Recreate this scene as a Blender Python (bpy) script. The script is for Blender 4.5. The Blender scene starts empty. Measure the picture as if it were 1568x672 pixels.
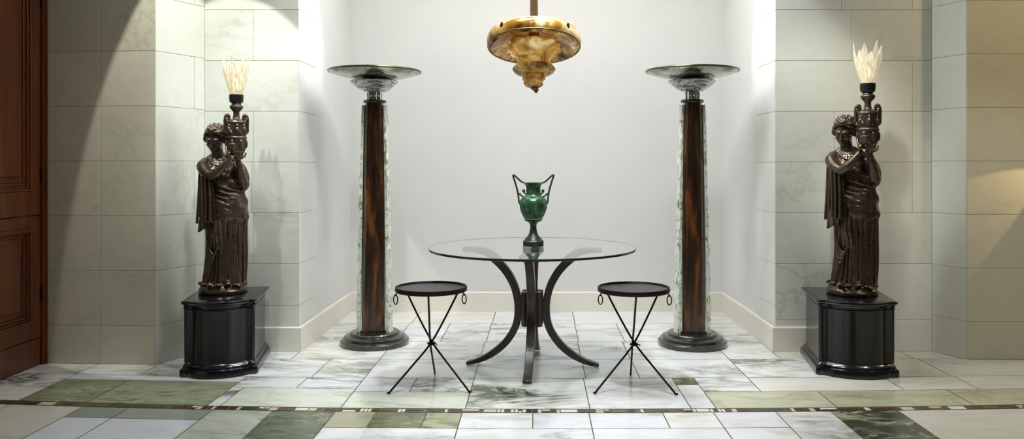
import bpy, bmesh, math, random
from mathutils import Vector, Matrix, noise
PI = math.pi
C = bpy.context.scene.collection
rnd = random.Random(7)

# ------------------------------------------------------------------ helpers
def s2l(*c):
    return tuple((v/255/12.92 if v/255 <= 0.04045 else ((v/255+0.055)/1.055)**2.4) for v in c)

class MB:
    def __init__(s): s.v = []; s.f = []; s.smooth = True
    def add(s, vs, fs, M=None):
        b = len(s.v)
        for p in vs:
            p = Vector(p)
            s.v.append(M @ p if M is not None else p)
        s.f += [tuple(b+i for i in f) for f in fs]
        return s
    def box(s, x0, x1, y0, y1, z0, z1, M=None):
        v = [(x0,y0,z0),(x1,y0,z0),(x1,y1,z0),(x0,y1,z0),(x0,y0,z1),(x1,y0,z1),(x1,y1,z1),(x0,y1,z1)]
        return s.add(v, [(0,3,2,1),(4,5,6,7),(0,1,5,4),(1,2,6,5),(2,3,7,6),(3,0,4,7)], M)
    def loft(s, rings, M=None, cap=True, closed=True):
        n = len(rings[0]); v = [p for r in rings for p in r]; f = []
        for i in range(len(rings)-1):
            for j in range(n if closed else n-1):
                k = (j+1) % n
                f.append((i*n+j, i*n+k, (i+1)*n+k, (i+1)*n+j))
        if cap:
            f.append(tuple(range(n-1, -1, -1))); f.append(tuple((len(rings)-1)*n+j for j in range(n)))
        return s.add(v, f, M)
    def lathe(s, prof, seg=48, M=None, mod=None, cap=True):
        rings = []
        for i, (r, z) in enumerate(prof):
            ring = []
            for j in range(seg):
                a = 2*PI*j/seg
                rr = r*(mod(a, z, i) if mod else 1)
                ring.append((rr*math.cos(a), rr*math.sin(a), z))
            rings.append(ring)
        return s.loft(rings, M, cap)
    def ell(s, c, r, rot=(0,0,0), seg=20, rg=12, M=None):
        from mathutils import Euler
        R = Matrix.Translation(c) @ Euler(rot).to_matrix().to_4x4()
        if M is not None: R = M @ R
        v = [(0,0,-r[2])]; f = []
        for i in range(1, rg):
            t = -PI/2 + PI*i/rg
            for j in range(seg):
                a = 2*PI*j/seg
                v.append((r[0]*math.cos(t)*math.cos(a), r[1]*math.cos(t)*math.sin(a), r[2]*math.sin(t)))
        v.append((0,0,r[2]))
        for j in range(seg):
            k = (j+1) % seg
            f.append((0, 1+k, 1+j))
            for i in range(rg-2):
                f.append((1+i*seg+j, 1+i*seg+k, 1+(i+1)*seg+k, 1+(i+1)*seg+j))
            f.append((1+(rg-2)*seg+j, 1+(rg-2)*seg+k, len(v)-1))
        return s.add(v, f, R)
    def tube(s, pts, rad, seg=12, sub=6, M=None, flat=None, closed=False, rcap=True):
        P = catmull([Vector(p) for p in pts], sub, closed) if sub > 1 else [Vector(p) for p in pts]
        n = len(P)
        if isinstance(rad, (int, float)): R = [rad]*n
        else:
            m = len(rad)-1; R = []
            for i in range(n):
                t = i/(n-1)*m; k = min(int(t), m-1); R.append(rad[k]+(rad[k+1]-rad[k])*(t-k))
        T = []
        for i in range(n):
            a = P[(i-1) % n] if closed else P[max(i-1, 0)]; b = P[(i+1) % n] if closed else P[min(i+1, n-1)]
            T.append((b-a).normalized())
        up = Vector((0,0,1)) if abs(T[0].z) < .9 else Vector((0,1,0))
        N = (up - T[0]*up.dot(T[0])).normalized(); rings = []
        def ring(p, t, N, r):
            B = t.cross(N); o = []
            for j in range(seg):
                a = 2*PI*j/seg
                o.append(p + (N*math.cos(a)*(flat or 1) + B*math.sin(a))*r)
            return o
        for i in range(n):
            N = (N - T[i]*N.dot(T[i])).normalized()
            if rcap and not closed and i == 0:
                for q in (80, 55, 28): rings.append(ring(P[0]-T[0]*R[0]*math.sin(math.radians(q)), T[0], N, R[0]*math.cos(math.radians(q))))
            rings.append(ring(P[i], T[i], N, R[i]))
            if rcap and not closed and i == n-1:
                for q in (28, 55, 80): rings.append(ring(P[i]+T[i]*R[i]*math.sin(math.radians(q)), T[i], N, R[i]*math.cos(math.radians(q))))
        if closed: rings.append(rings[0]); 
        return s.loft(rings, M, cap=not closed)
    def build(s, name, mat, parent=None, smooth=True, bevel=0, loc=None, angle=40):
        me = bpy.data.meshes.new(name); me.from_pydata([tuple(p) for p in s.v], [], s.f); me.update()
        bm = bmesh.new(); bm.from_mesh(me)
        bmesh.ops.remove_doubles(bm, verts=bm.verts, dist=1e-6)
        bmesh.ops.recalc_face_normals(bm, faces=bm.faces)
        bm.to_mesh(me); bm.free()
        me.materials.append(mat)
        o = bpy.data.objects.new(name, me); C.objects.link(o)
        if parent: o.parent = parent
        if loc is not None: o.location = loc
        if bevel:
            m = o.modifiers.new('bevel', 'BEVEL'); m.width = bevel; m.segments = 2; m.limit_method = 'ANGLE'; m.angle_limit = math.radians(35)
        if smooth:
            for p in me.polygons: p.use_smooth = True
            me.set_sharp_from_angle(angle=math.radians(angle))
        return o

def catmull(P, sub, closed=False):
    n = len(P); o = []
    if n < 3 and not closed:
        return [P[0].lerp(P[-1], i/sub) for i in range(sub+1)]
    rng = n if closed else n-1
    for i in range(rng):
        p1, p2 = P[i], P[(i+1) % n]
        p0 = P[(i-1) % n] if closed or i > 0 else p1*2-p2
        p3 = P[(i+2) % n] if closed or i+2 < n else p2*2-p1
        for k in range(sub):
            t = k/sub
            o.append(.5*((2*p1)+(p2-p0)*t+(2*p0-5*p1+4*p2-p3)*t*t+(3*p1-p0-3*p2+p3)*t**3))
    if not closed: o.append(P[-1])
    return o

def interp(tab, z):
    if z <= tab[0][0]: return tab[0][1:]
    for a, b in zip(tab, tab[1:]):
        if z <= b[0]:
            t = (z-a[0])/(b[0]-a[0]); t = t*t*(3-2*t)*.5+t*.5
            return tuple(x+(y-x)*t for x, y in zip(a[1:], b[1:]))
    return tab[-1][1:]

def thing(name, label, cat, loc=(0,0,0), rz=0, group=None):
    o = bpy.data.objects.new(name, None); C.objects.link(o); o.empty_display_size = .1
    o.location = loc; o.rotation_euler = (0,0,rz); o['label'] = label; o['category'] = cat
    if group: o['group'] = group
    return o
def dup(root, loc, rz, label, scale=None):
    def cp(o, par):
        c = o.copy(); C.objects.link(c)
        if par: c.parent = par
        for ch in kids[o.name]: cp(ch, c)
        return c
    kids = {o.name: list(o.children) for o in list(C.objects)}
    r = cp(root, None); r.location = loc; r.rotation_euler = (0,0,rz); r['label'] = label
    if scale: r.scale = (scale,)*3
    return r
def struct(o): o['kind'] = 'structure'; return o

# ------------------------------------------------------------------ materials
def mat(name):
    m = bpy.data.materials.new(name); m.use_nodes = True
    nt = m.node_tree; return m, nt, nt.nodes['Principled BSDF']
def nd(nt, t, **kw):
    n = nt.nodes.new(t)
    for k, v in kw.items():
        if k in n.inputs: n.inputs[k].default_value = v
        else: setattr(n, k, v)
    return n
def ramp(nt, fac, stops):
    r = nt.nodes.new('ShaderNodeValToRGB'); e = r.color_ramp.elements
    while len(e) < len(stops): e.new(.5)
    for q, (p, c) in zip(e, stops):
        q.position = p; q.color = (*c, 1) if len(c) == 3 else c
    nt.links.new(fac, r.inputs[0]); return r.outputs[0]
def mix(nt, fac, a, b, mode='MIX'):
    m = nt.nodes.new('ShaderNodeMix'); m.data_type = 'RGBA'; m.blend_type = mode
    for s, v in ((m.inputs[0], fac), (m.inputs[6], a), (m.inputs[7], b)):
        if hasattr(v, 'links') or isinstance(v, bpy.types.NodeSocket): nt.links.new(v, s)
        elif isinstance(v, (int, float)): s.default_value = v
        else: s.default_value = (*v, 1)
    return m.outputs[2]
def math_(nt, op, a, b=None):
    m = nt.nodes.new('ShaderNodeMath'); m.operation = op
    for i, v in enumerate((a, b)):
        if v is None: continue
        if isinstance(v, bpy.types.NodeSocket): nt.links.new(v, m.inputs[i])
        else: m.inputs[i].default_value = v
    return m.outputs[0]
def coords(nt, scale=(1,1,1), off=None, rot=(0,0,0)):
    tc = nt.nodes.new('ShaderNodeTexCoord'); mp = nt.nodes.new('ShaderNodeMapping')
    mp.inputs['Scale'].default_value = scale; mp.inputs['Rotation'].default_value = rot
    src = tc.outputs['Object']
    if off is not None:
        va = nt.nodes.new('ShaderNodeVectorMath'); va.operation = 'ADD'
        nt.links.new(src, va.inputs[0]); nt.links.new(off, va.inputs[1]); src = va.outputs[0]
    nt.links.new(src, mp.inputs[0]); return mp.outputs[0]
def noise_(nt, vec, scale, detail=6, rough=.55, dist=0):
    n = nd(nt, 'ShaderNodeTexNoise', Scale=scale, Detail=detail, Roughness=rough, Distortion=dist)
    nt.links.new(vec, n.inputs['Vector']); return n.outputs['Fac']
def bump(nt, b, h, strength=.2, dist=.01):
    n = nd(nt, 'ShaderNodeBump', Strength=strength, Distance=dist)
    nt.links.new(h, n.inputs['Height']); nt.links.new(n.outputs[0], b.inputs['Normal'])

def marble(name, vein, green, rough=.3, spec=.5, veinw=.5, sc=1.0, wear=0):
    """stone whose base tint and vein strength are stored per tile in the mesh"""
    m, nt, b = mat(name)
    at = nd(nt, 'ShaderNodeAttribute', attribute_name='tint'); sd = nd(nt, 'ShaderNodeAttribute', attribute_name='seed')
    sm = nt.nodes.new('ShaderNodeVectorMath'); sm.operation = 'SCALE'; sm.inputs[3].default_value = 40
    nt.links.new(sd.outputs['Vector'], sm.inputs[0])
    v = coords(nt, (.8*sc, 1.9*sc, 1.3*sc), sm.outputs[0], (0,0,.22))
    w = noise_(nt, v, 1.7, 8, .6, 1.1)
    d = math_(nt, 'ABSOLUTE', math_(nt, 'SUBTRACT', w, .5))
    thin = ramp(nt, d, [(0, (1,1,1)), (.012*veinw*2, (.5,.5,.5)), (.05*veinw*2, (0,0,0))])
    w2 = noise_(nt, v, 3.1, 9, .65, .8)
    cloud = ramp(nt, w2, [(.50, (0,0,0)), (.66, (1,1,1))])
    w3 = noise_(nt, v, .9, 3, .5, .5)
    patch = ramp(nt, w3, [(.47, (0,0,0)), (.62, (1,1,1))])
    va = at.outputs['Alpha']
    vf = math_(nt, 'MULTIPLY', math_(nt, 'MULTIPLY', thin, patch), va)
    cf = math_(nt, 'MULTIPLY', math_(nt, 'MULTIPLY', cloud, va), .55)
    c = mix(nt, cf, at.outputs['Color'], green)
    c = mix(nt, vf, c, vein)
    fine = noise_(nt, v, 14, 5, .6)
    c = mix(nt, .12, c, ramp(nt, fine, [(.3, (.55,.55,.5)), (.7, (1,1,1))]), 'MULTIPLY')
    nt.links.new(c, b.inputs['Base Color'])
    b.inputs['Roughness'].default_value = rough; b.inputs['Specular IOR Level'].default_value = spec
    bump(nt, b, fine, .05, .004)
    return m

M_floor = marble('polished_floor_marble', s2l(74,84,56), s2l(160,164,124), .14, .5, .9, 1.15)
M_green = marble('green_floor_marble', s2l(176,180,154), s2l(56,56,36), .2, .5, .8, 3.0)
M_wall = marble('wall_marble', s2l(150,150,112), s2l(204,206,184), .45, .35, .35, 1.0)

m, nt, b = mat('grout'); M_grout = m
b.inputs['Base Color'].default_value = (*s2l(150,148,128), 1); b.inputs['Roughness'].default_value = .9
m, nt, b = mat('floor_joint'); M_joint = m
b.inputs['Base Color'].default_value = (*s2l(96,92,76), 1); b.inputs['Roughness'].default_value = .8

def paint(name, col, rough=.7, var=.03):
    m, nt, b = mat(name)
    n = noise_(nt, coords(nt), 2.5, 4, .6)
    c2 = tuple(x*(1-var) for x in col)
    nt.links.new(ramp(nt, n, [(.35, c2), (.65, col)]), b.inputs['Base Color'])
    b.inputs['Roughness'].default_value = rough
    n2 = noise_(nt, coords(nt), 60, 4, .6); bump(nt, b, n2, .04, .003)
    return m
M_plaster = paint('white_plaster', s2l(226,226,224))
M_cream = paint('cream_stone', s2l(234,231,219), .4, .04)
M_ceiling = paint('ceiling_paint', s2l(225,222,212))

def wood(name, dark, mid, light, scale=1.0, rough=.3, stretch=(9,9,1.1), coat=.2):
    m, nt, b = mat(name)
    v = coords(nt, tuple(x*scale for x in stretch))
    n = noise_(nt, v, 2.2, 8, .62, .9)
    n2 = noise_(nt, coords(nt, (stretch[0]*6*scale, stretch[1]*6*scale, 2*scale)), 3, 4, .6)
    c = ramp(nt, n, [(.36, dark), (.54, mid), (.72, light)])
    c = mix(nt, .35, c, ramp(nt, n2, [(.3, (.35,.3,.25)), (.7, (1,1,1))]), 'MULTIPLY')
    nt.links.new(c, b.inputs['Base Color']); b.inputs['Roughness'].default_value = rough
    b.inputs['Coat Weight'].default_value = coat; b.inputs['Coat Roughness'].default_value = .15
    bump(nt, b, n2, .06, .003)
    return m
M_door = wood('mahogany_door', s2l(74,35,14), s2l(98,49,20), s2l(114,60,27), .5, .35)
M_shaft = wood('burl_veneer', s2l(28,20,15), s2l(62,41,27), s2l(146,86,38), 1.0, .22, (7,7,.9), .5)
M_tablewood = wood('dark_stained_wood', s2l(38,27,24), s2l(50,36,31), s2l(64,46,38), 1.0, .35)

def simple(name, col, rough=.4, metal=0, var=.25, scale=20, bstr=.08, coat=0, bdist=.004):
    m, nt, b = mat(name)
    n = noise_(nt, coords(nt), scale, 6, .6)
    nt.links.new(ramp(nt, n, [(.3, tuple(x*(1-var) for x in col)), (.7, tuple(min(1, x*(1+var)) for x in col))]), b.inputs['Base Color'])
    b.inputs['Roughness'].default_value = rough; b.inputs['Metallic'].default_value = metal
    b.inputs['Coat Weight'].default_value = coat; b.inputs['Coat Roughness'].default_value = .08
    if bstr: bump(nt, b, n, bstr, bdist)
    return m
M_iron = simple('black_wrought_iron', s2l(36,33,32), .45, .7, .25, 60, .15)
M_stooltop = simple('dark_stool_leather', s2l(62,57,60), .5, 0, .12, 40, .1)
M_lacquer = simple('black_lacquer', s2l(13,17,22), .22, 0, .3, 8, .05, .35)
M_plate = simple('worn_plate', s2l(190,190,185), .4, .5)
M_black = simple('black_socket', s2l(20,19,19), .35, 0, .2)
M_ebony = simple('ebonised_base', s2l(44,44,38), .22, 0, .4, 30, .05, .5)
M_hinge = simple('dark_bronze_hinge', s2l(40,28,20), .4, .8)
M_stem = simple('aged_gilt_stem', s2l(150,128,92), .35, .8, .25, 30)
M_chrome = simple('mirrored_silver', s2l(225,232,222), .12, 1, .05, 10, 0)
M_edge = simple('dish_rim_bronze', s2l(88,92,66), .25, .8, .3, 12, .05)

def bronze():
    m, nt, b = mat('dark_bronze')
    v = coords(nt); n = noise_(nt, v, 16, 8, .65); n2 = noise_(nt, v, 70, 5, .7)
    geo = nt.nodes.new('ShaderNodeNewGeometry')
    pt = ramp(nt, geo.outputs['Pointiness'], [(.44, (0,0,0)), (.56, (1,1,1))])
    c = ramp(nt, n, [(.3, s2l(54,44,39)), (.55, s2l(78,66,57)), (.75, s2l(116,103,90))])
    c = mix(nt, math_(nt, 'MULTIPLY', pt, .3), c, s2l(150,132,112))
    nt.links.new(c, b.inputs['Base Color']); b.inputs['Metallic'].default_value = .75
    nt.links.new(ramp(nt, n, [(.3, (.38,)*3), (.7, (.22,)*3)]), b.inputs['Roughness'])
    bump(nt, b, n2, .10, .003)
    return m
M_bronze = bronze()

def glassy(name, col, rough=.02, ior=1.47, bstr=0, bscale=20, trans=1):
    m, nt, b = mat(name)
    n = noise_(nt, coords(nt), bscale, 4, .6)
    b.inputs['Base Color'].default_value = (*col, 1); b.inputs['Roughness'].default_value = rough
    b.inputs['IOR'].default_value = ior; b.inputs['Transmission Weight'].default_value = trans
    if bstr: bump(nt, b, n, bstr, .01)
    return m
M_tabletop = glassy('table_glass', (.93,.98,.95), 0)
M_crystal = glassy('chiselled_glass', (.93,.99,.92), .06, 1.45, .3, 30, .35)
_nt = M_crystal.node_tree; _n = noise_(_nt, coords(_nt, (22,22,13)), 1.6, 3, .6, 1.2)  # bright and dark facet play of the glass painted into its colour
_nt.links.new(ramp(_nt, _n, [(.33, s2l(84,104,66)), (.385, s2l(186,206,168)), (.45, s2l(240,246,232)), (.6, s2l(253,254,250))]), _nt.nodes['Principled BSDF'].inputs['Base Color'])
m, nt, b = mat('glass_edge'); M_glassedge = m
nt.links.new(ramp(nt, noise_(nt, coords(nt), 4), [(.3, s2l(22,38,34)), (.7, s2l(30,50,44))]), b.inputs['Base Color'])
b.inputs['Roughness'].default_value = .12

def dishmat():
    m, nt, b = mat('smoked_mirror_glass')
    n = noise_(nt, coords(nt, (1,1,3)), 5, 4, .6, 1.5)
    nt.links.new(ramp(nt, n, [(.35, s2l(120,124,104)), (.55, s2l(186,190,176)), (.7, s2l(214,216,208))]), b.inputs['Base Color'])
    b.inputs['Metallic'].default_value = .9; b.inputs['Roughness'].default_value = .14
    bump(nt, b, n, .35, .02)
    return m
M_dish = dishmat()
m, nt, b = mat('swirled_silver_glass'); M_swirl = m
n = noise_(nt, coords(nt, (1,1,3)), 9, 4, .6, 2.5)
nt.links.new(ramp(nt, n, [(.38, s2l(84,88,84)), (.5, s2l(190,194,190)), (.62, s2l(246,248,246))]), b.inputs['Base Color'])
b.inputs['Metallic'].default_value = .75; b.inputs['Roughness'].default_value = .1; bump(nt, b, n, .8, .03)

def amber(name='gilded_amber_glass', dark=False):
    m, nt, b = mat(name)
    v = coords(nt, (1,1,1.4)); n = noise_(nt, v, 6, 5, .55, .9)
    c = ramp(nt, n, [(.34, s2l(78,52,16)), (.44, s2l(156,110,42)), (.55, s2l(206,164,84)), (.67, s2l(252,236,186))])
    if dark:
        n3 = noise_(nt, coords(nt, (1,1,.5)), 11, 6, .6, 2.2)
        c = mix(nt, .85, c, ramp(nt, n3, [(.36, (.16,.09,.03)), (.5, (.75,.62,.42)), (.6, (1,1,1))]), 'MULTIPLY')
    nt.links.new(c, b.inputs['Base Color']); b.inputs['Roughness'].default_value = .2; b.inputs['Metallic'].default_value = .12
    nt.links.new(c, b.inputs['Emission Color']); b.inputs['Emission Strength'].default_value = .18
    bump(nt, b, n, .3, .02)
    return m
M_amber = amber(); M_amber_in = amber('marbled_amber_glass', True); M_amber_light = amber('pale_amber_glass')
M_amber_light.node_tree.nodes['Principled BSDF'].inputs['Emission Strength'].default_value = .5
M_amber_light.node_tree.nodes['Principled BSDF'].inputs['Metallic'].default_value = 0
m, nt, b = mat('amber_rim'); M_amberrim = m
nt.links.new(ramp(nt, noise_(nt, coords(nt), 9), [(.3, s2l(96,70,28)), (.7, s2l(140,104,46))]), b.inputs['Base Color'])
b.inputs['Metallic'].default_value = .7; b.inputs['Roughness'].default_value = .3

m, nt, b = mat('green_patina'); M_patina = m
v = coords(nt); n = noise_(nt, v, 30, 7, .65, .5)
nt.links.new(ramp(nt, n, [(.3, s2l(30,56,42)), (.5, s2l(56,96,66)), (.7, s2l(100,138,108))]), b.inputs['Base Color'])
b.inputs['Metallic'].default_value = .3; b.inputs['Roughness'].default_value = .25; bump(nt, b, n, .2, .005)
M_patina_dark = simple('dark_green_bronze', s2l(62,74,62), .35, .5, .35, 40)
M_patina_line = simple('pale_band', s2l(150,172,152), .35, .3)

m, nt, b = mat('frosted_lit_glass'); M_shade = m
n = noise_(nt, coords(nt, (60,60,4)), 2, 4, .6)
nt.links.new(ramp(nt, n, [(.3, s2l(196,188,160)), (.6, s2l(253,250,240))]), b.inputs['Base Color'])
b.inputs['Roughness'].default_value = .18; b.inputs['Transmission Weight'].default_value = .55
b.inputs['Emission Color'].default_value = (*s2l(255,240,205), 1); b.inputs['Emission Strength'].default_value = .16
bump(nt, b, n, .4, .006)
m, nt, b = mat('lit_bulb'); M_bulb = m
b.inputs['Emission Color'].default_value = (*s2l(255,236,200), 1); b.inputs['Emission Strength'].default_value = 2.2

# pebble mosaic
m, nt, b = mat('pebble_mosaic'); M_mosaic = m
at = nd(nt, 'ShaderNodeAttribute', attribute_name='tint'); nt.links.new(at.outputs['Color'], b.inputs['Base Color'])
b.inputs['Roughness'].default_value = .25

# ------------------------------------------------------------------ tiled surfaces
def tiled(name, tiles, frame, mats, base_quads, gap=.0035, lift=.003, cham=.0025, basemat=None, warp=None):
    """tiles: (u0,u1,v0,v1,tint,vein,matindex); frame(u,v,w)->Vector"""
    v = []; f = []; mi = []; tint = []; seed = []
    for (a0, a1, b0, b1, c, vn, k) in tiles:
        g = gap/2; s = (rnd.random(), rnd.random(), rnd.random())
        nu = max(1, int((a1-a0)/.4)) if warp else 1
        out_lo = [(a0+g+(a1-a0-2*g)*i/nu, b0+g) for i in range(nu+1)]; out_hi = [(u, b1-g) for u, _ in reversed(out_lo)]
        in_lo = [(a0+g+cham+(a1-a0-2*g-2*cham)*i/nu, b0+g+cham) for i in range(nu+1)]; in_hi = [(u, b1-g-cham) for u, _ in reversed(in_lo)]
        O = out_lo+out_hi; I = in_lo+in_hi; n = len(O); B = len(v)
        v += [frame(u, w, 0) for u, w in O]; v += [frame(u, w, lift) for u, w in I]
        fs = [(B+i, B+(i+1) % n, B+n+(i+1) % n, B+n+i) for i in range(n)]
        for i in range(nu): fs.append((B+n+i, B+n+i+1, B+n+n-2-i, B+n+n-1-i))
        f += fs; mi += [k]*len(fs)
        for q in fs: tint += [(*c, vn)]*len(q); seed += [(*s, 1)]*len(q)
    for q in base_quads:
        B = len(v); v += [Vector(p) for p in q]
        f.append((B, B+1, B+2, B+3)); mi.append(len(mats)-1); tint += [(.5,.5,.5,0)]*4; seed += [(0,0,0,1)]*4
    me = bpy.data.meshes.new(name); me.from_pydata([tuple(p) for p in v], [], f); me.update()
    for q in mats: me.materials.append(q)
    me.polygons.foreach_set('material_index', mi)
    A = me.color_attributes.new('tint', 'FLOAT_COLOR', 'CORNER'); A.data.foreach_set('color', [x for t in tint for x in t])
    A = me.color_attributes.new('seed', 'FLOAT_COLOR', 'CORNER'); A.data.foreach_set('color', [x for t in seed for x in t])
    o = bpy.data.objects.new(name, me); C.objects.link(o)
    return struct(o)

H_ROOM = 3.35
def boxquads(p0, p1, n, z0, z1, th, lip=0):
    a, b_ = Vector((*p0, 0)), Vector((*p1, 0)); d = -Vector((*n, 0))*th
    P = [a, b_, b_+d, a+d]; q = []
    L = [Vector((p.x, p.y, z0)) for p in P]; U = [Vector((p.x, p.y, z1)) for p in P]
    for i in range(4): j = (i+1) % 4; q.append((L[i], L[j], U[j], U[i]))
    q.append(tuple(reversed(L))); q.append(tuple(U)); return q

def wall(name, p0, p1, zj, xj, tint, vein=.25, th=.1, z1=H_ROOM, flip=False, vary=.035, ins=(0,0)):
    """p0->p1 seen left to right by the camera; xj(row)-> list of joints in metres along"""
    a, b_ = Vector(p0), Vector(p1); L = (b_-a).length; d = (b_-a)/L
    n = Vector((d.y, -d.x))
    if flip: n = -n
    def frame(u, w, h): 
        q = a+d*u+n*h; return Vector((q.x, q.y, w))
    tiles = []; zs = [0]+[z for z in zj if z < z1]+[z1]
    for r in range(len(zs)-1):
        xs = [0]+[x for x in xj(r) if 0 < x < L]+[L]
        for i in range(len(xs)-1):
            k = 1+rnd.uniform(-vary, vary)
            tiles.append((xs[i], xs[i+1], zs[r], zs[r+1], tuple(c*k for c in tint), vein*rnd.uniform(.3, 1.4), 0))
    return tiled(name, tiles, frame, [M_wall, M_grout], boxquads(tuple(a+d*ins[0]), tuple(b_-d*ins[1]), n, 0, z1, th), gap=.0025, lift=.002, cham=.0015)

T_pale = s2l(224,227,217); T_pier_dim = s2l(214,210,190)  # pier tiles are the same stone, dimmer warm light put into their tint
grid = [.245+.3475*k for k in range(9)]
rgrid = [.17, .308]+[.594+.3437*k for k in range(8)]
rgridR = [.215]+[.594+.3437*k for k in range(8)]
PL = [(-3.13,4.905), (-2.41,4.87), (-2.25,5.22), (-1.612,5.22)]
PR = [(1.614,5.22), (2.676,5.22), (2.79,5.0), (4.6,5.0)]
wall('wall_left_pier', PL[0], PL[1], grid, lambda r: [.362], T_pier_dim, .3)
wall('wall_left_return', PL[1], PL[2], grid, lambda r: [.3] if r % 2 else [], T_pale, .25)
wall('wall_left_recess', PL[2], PL[3], rgrid, lambda r: [.33] if r in (3,5,7) else [.32] if r == 4 else [], T_pale, .25)
wall('wall_niche_left', PL[3], (-1.61,5.62), rgrid, lambda r: [], s2l(228,228,225), .03, vary=.01, ins=(.035,0))
wall('wall_right_recess', PR[0], PR[1], rgridR, lambda r: {0: [.35], 1: [.62], 3: [.4,.93], 4: [.4,.93], 5: [.93], 6: [.52], 7: [.45,.93]}.get(r, [.5]), T_pale, .25)
wall('wall_right_return', PR[1], PR[2], grid, lambda r: [], T_pale, .25)
wall('wall_right_pier', PR[2], PR[3], grid, lambda r: [.62, 1.3], T_pier_dim, .2)
wall('wall_niche_right', (1.61,5.62), PR[0], rgrid, lambda r: [], s2l(228,228,225), .03, vary=.01, ins=(0,.035))
def plain(name, boxes, m, bevel=0):
    w = MB()
    for bx in boxes: w.box(*bx)
    return struct(w.build(name, m, smooth=False, bevel=bevel))
plain('wall_back', [(-1.8,1.8,6.66,6.8,0,H_ROOM)], M_plaster)
plain('wall_niche_left_plaster', [(-1.75,-1.6095,5.62,6.66,0,H_ROOM)], M_plaster)
plain('wall_niche_right_plaster', [(1.6095,1.75,5.62,6.66,0,H_ROOM)], M_plaster)
plain('ceiling', [(-3.3,4.7,4.0,6.9,H_ROOM,H_ROOM+.1)], M_ceiling)
# left hall wall with the door opening (door between y 3.93 and 4.87)
plain('wall_left', [(-3.28,-3.14,1.5,3.87,0,H_ROOM), (-3.28,-3.14,3.87,4.9,2.75,H_ROOM)], M_plaster)

def base_run(name, pts, h=.17, th=.024):
    """pts in camera left->right order; the moulding stands off to the room side"""
    P = [Vector(p) for p in pts]; N = []
    for i in range(len(P)-1):
        d = (P[i+1]-P[i]).normalized(); N.append(Vector((d.y, -d.x)))
    def off(i, t):
        if i == 0: return P[0]+N[0]*t
        if i == len(P)-1: return P[-1]+N[-1]*t
        s = (N[i-1]+N[i]); return P[i]+s/(1+N[i-1].dot(N[i]))*t
    rings = []
    for i in range(len(P)):
        a, b2, c = off(i, .003), off(i, th), off(i, th-.007)
        rings.append([(a.x,a.y,0), (b2.x,b2.y,0), (b2.x,b2.y,h-.008), (c.x,c.y,h), (a.x,a.y,h)])
    w = MB(); w.loft(rings)
    return struct(w.build(name, M_cream, smooth=False))
rr = PL[3]; 
lp = Vector(PL[2]).lerp(Vector(PL[3]), .40); rp = Vector(PR[0]).lerp(Vector(PR[1]), .22)
base_run('baseboard_left', [tuple(lp), PL[3], (-1.61,6.655)])
base_run('baseboard_back', [(-1.586,6.66), (1.586,6.66)])
base_run('baseboard_right', [(1.61,6.655), PR[0], tuple(rp)])

# ------------------------------------------------------------------ floor
W = s2l(236,238,238); Wb = s2l(230,235,240); Wc = s2l(222,221,208); Bg = s2l(196,190,164); GG = s2l(140,152,140)
G1 = s2l(136,146,114); GD = s2l(104,114,92); LV = s2l(214,220,228)
T = []
def row(y0, y1, xs, cols=None, veins=None, ks=None):
    for i in range(len(xs)-1):
        c = (cols or {}).get(i, None); 
        if c is None:
            c = rnd.choice([W, W, W, Wb, s2l(236,236,231)]); k = rnd.uniform(.985, 1.01); c = tuple(q*k for q in c)
        v = (veins or {}).get(i, rnd.uniform(.6, 1.25)); T.append((xs[i], xs[i+1], y0, y1, c, v, (ks or {}).get(i, 0)))
# niche rows
row(6.14, 6.66, [-1.7,-1.0,-.355,.305,1.24,1.7], veins={0:.3,1:.3,2:.3,3:.3,4:.3})
row(5.51, 6.14, [-1.7,-1.01,-.69,-.36,.30,.63,1.24,1.7])
row(5.0, 5.51, [-3.4,-2.8,-2.42,-1.95,-1.6,-1.02,-.37,.29,.61,1.25,1.59,2.05,2.46,3.1,3.9,4.7], cols={10:Wc,11:Wc,12:Wc}, veins={10:.3,11:.3,12:.2})
row(4.56, 5.0, [-3.4,-2.78,-2.39,-1.954,-1.34,-1.02,-.37,.29,.61,1.25,2.05,2.48,3.3,4.2,4.7], cols={10:Wc,11:Wc,12:Wc,13:Wc}, veins={5:.5,6:1.0,10:.3,11:.3,12:.3,13:.3})
row(4.26, 4.56, [-3.4,-2.78,-2.39,-1.73], cols={1:G1,2:s2l(164,172,142)}, veins={1:1,2:.8}, ks={1:1,2:1})
row(4.02, 4.26, [-3.4,-2.78,-2.39,-1.73], cols={1:G1,2:s2l(164,172,142)}, veins={1:1,2:.8}, ks={1:1,2:1})
T[:] = [t for t in T if not (t[6] == 1 and t[2] in (4.26, 4.02))]
T += [(-2.78,-2.39,3.985,4.44,G1,1.3,1), (-2.39,-1.73,3.985,4.44,s2l(160,168,138),1.1,1), (-2.78,-1.73,4.44,4.56,Wb,.3,0)]
T = [t if t[2] != 4.02 else (t[0],t[1],3.985,t[3],t[4],t[5],t[6]) for t in T]
row(4.33, 4.56, [-1.73,-1.36,-1.02]); row(3.985, 4.33, [-1.73,-1.66,-1.02], cols={1:s2l(226,234,222)}, veins={1:.5})
row(4.28, 4.56, [-1.02,-.71,-.37]); row(3.985, 4.28, [-1.02,-.37], cols={0:s2l(226,230,214)}, veins={0:.8})
T += [(-.37,.275,3.985,4.56,s2l(232,234,230),1.5,0)]
T += [(.275,.93,3.985,4.56,s2l(243,243,244),.45,0)]
T += [(.80,.93,4.42,4.56,s2l(110,124,88),1,1)]; T[-2] = (.275,.80,3.985,4.56,s2l(243,243,244),.5,0); T.append((.80,.93,3.985,4.42,s2l(243,243,244),.4,0))
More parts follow.
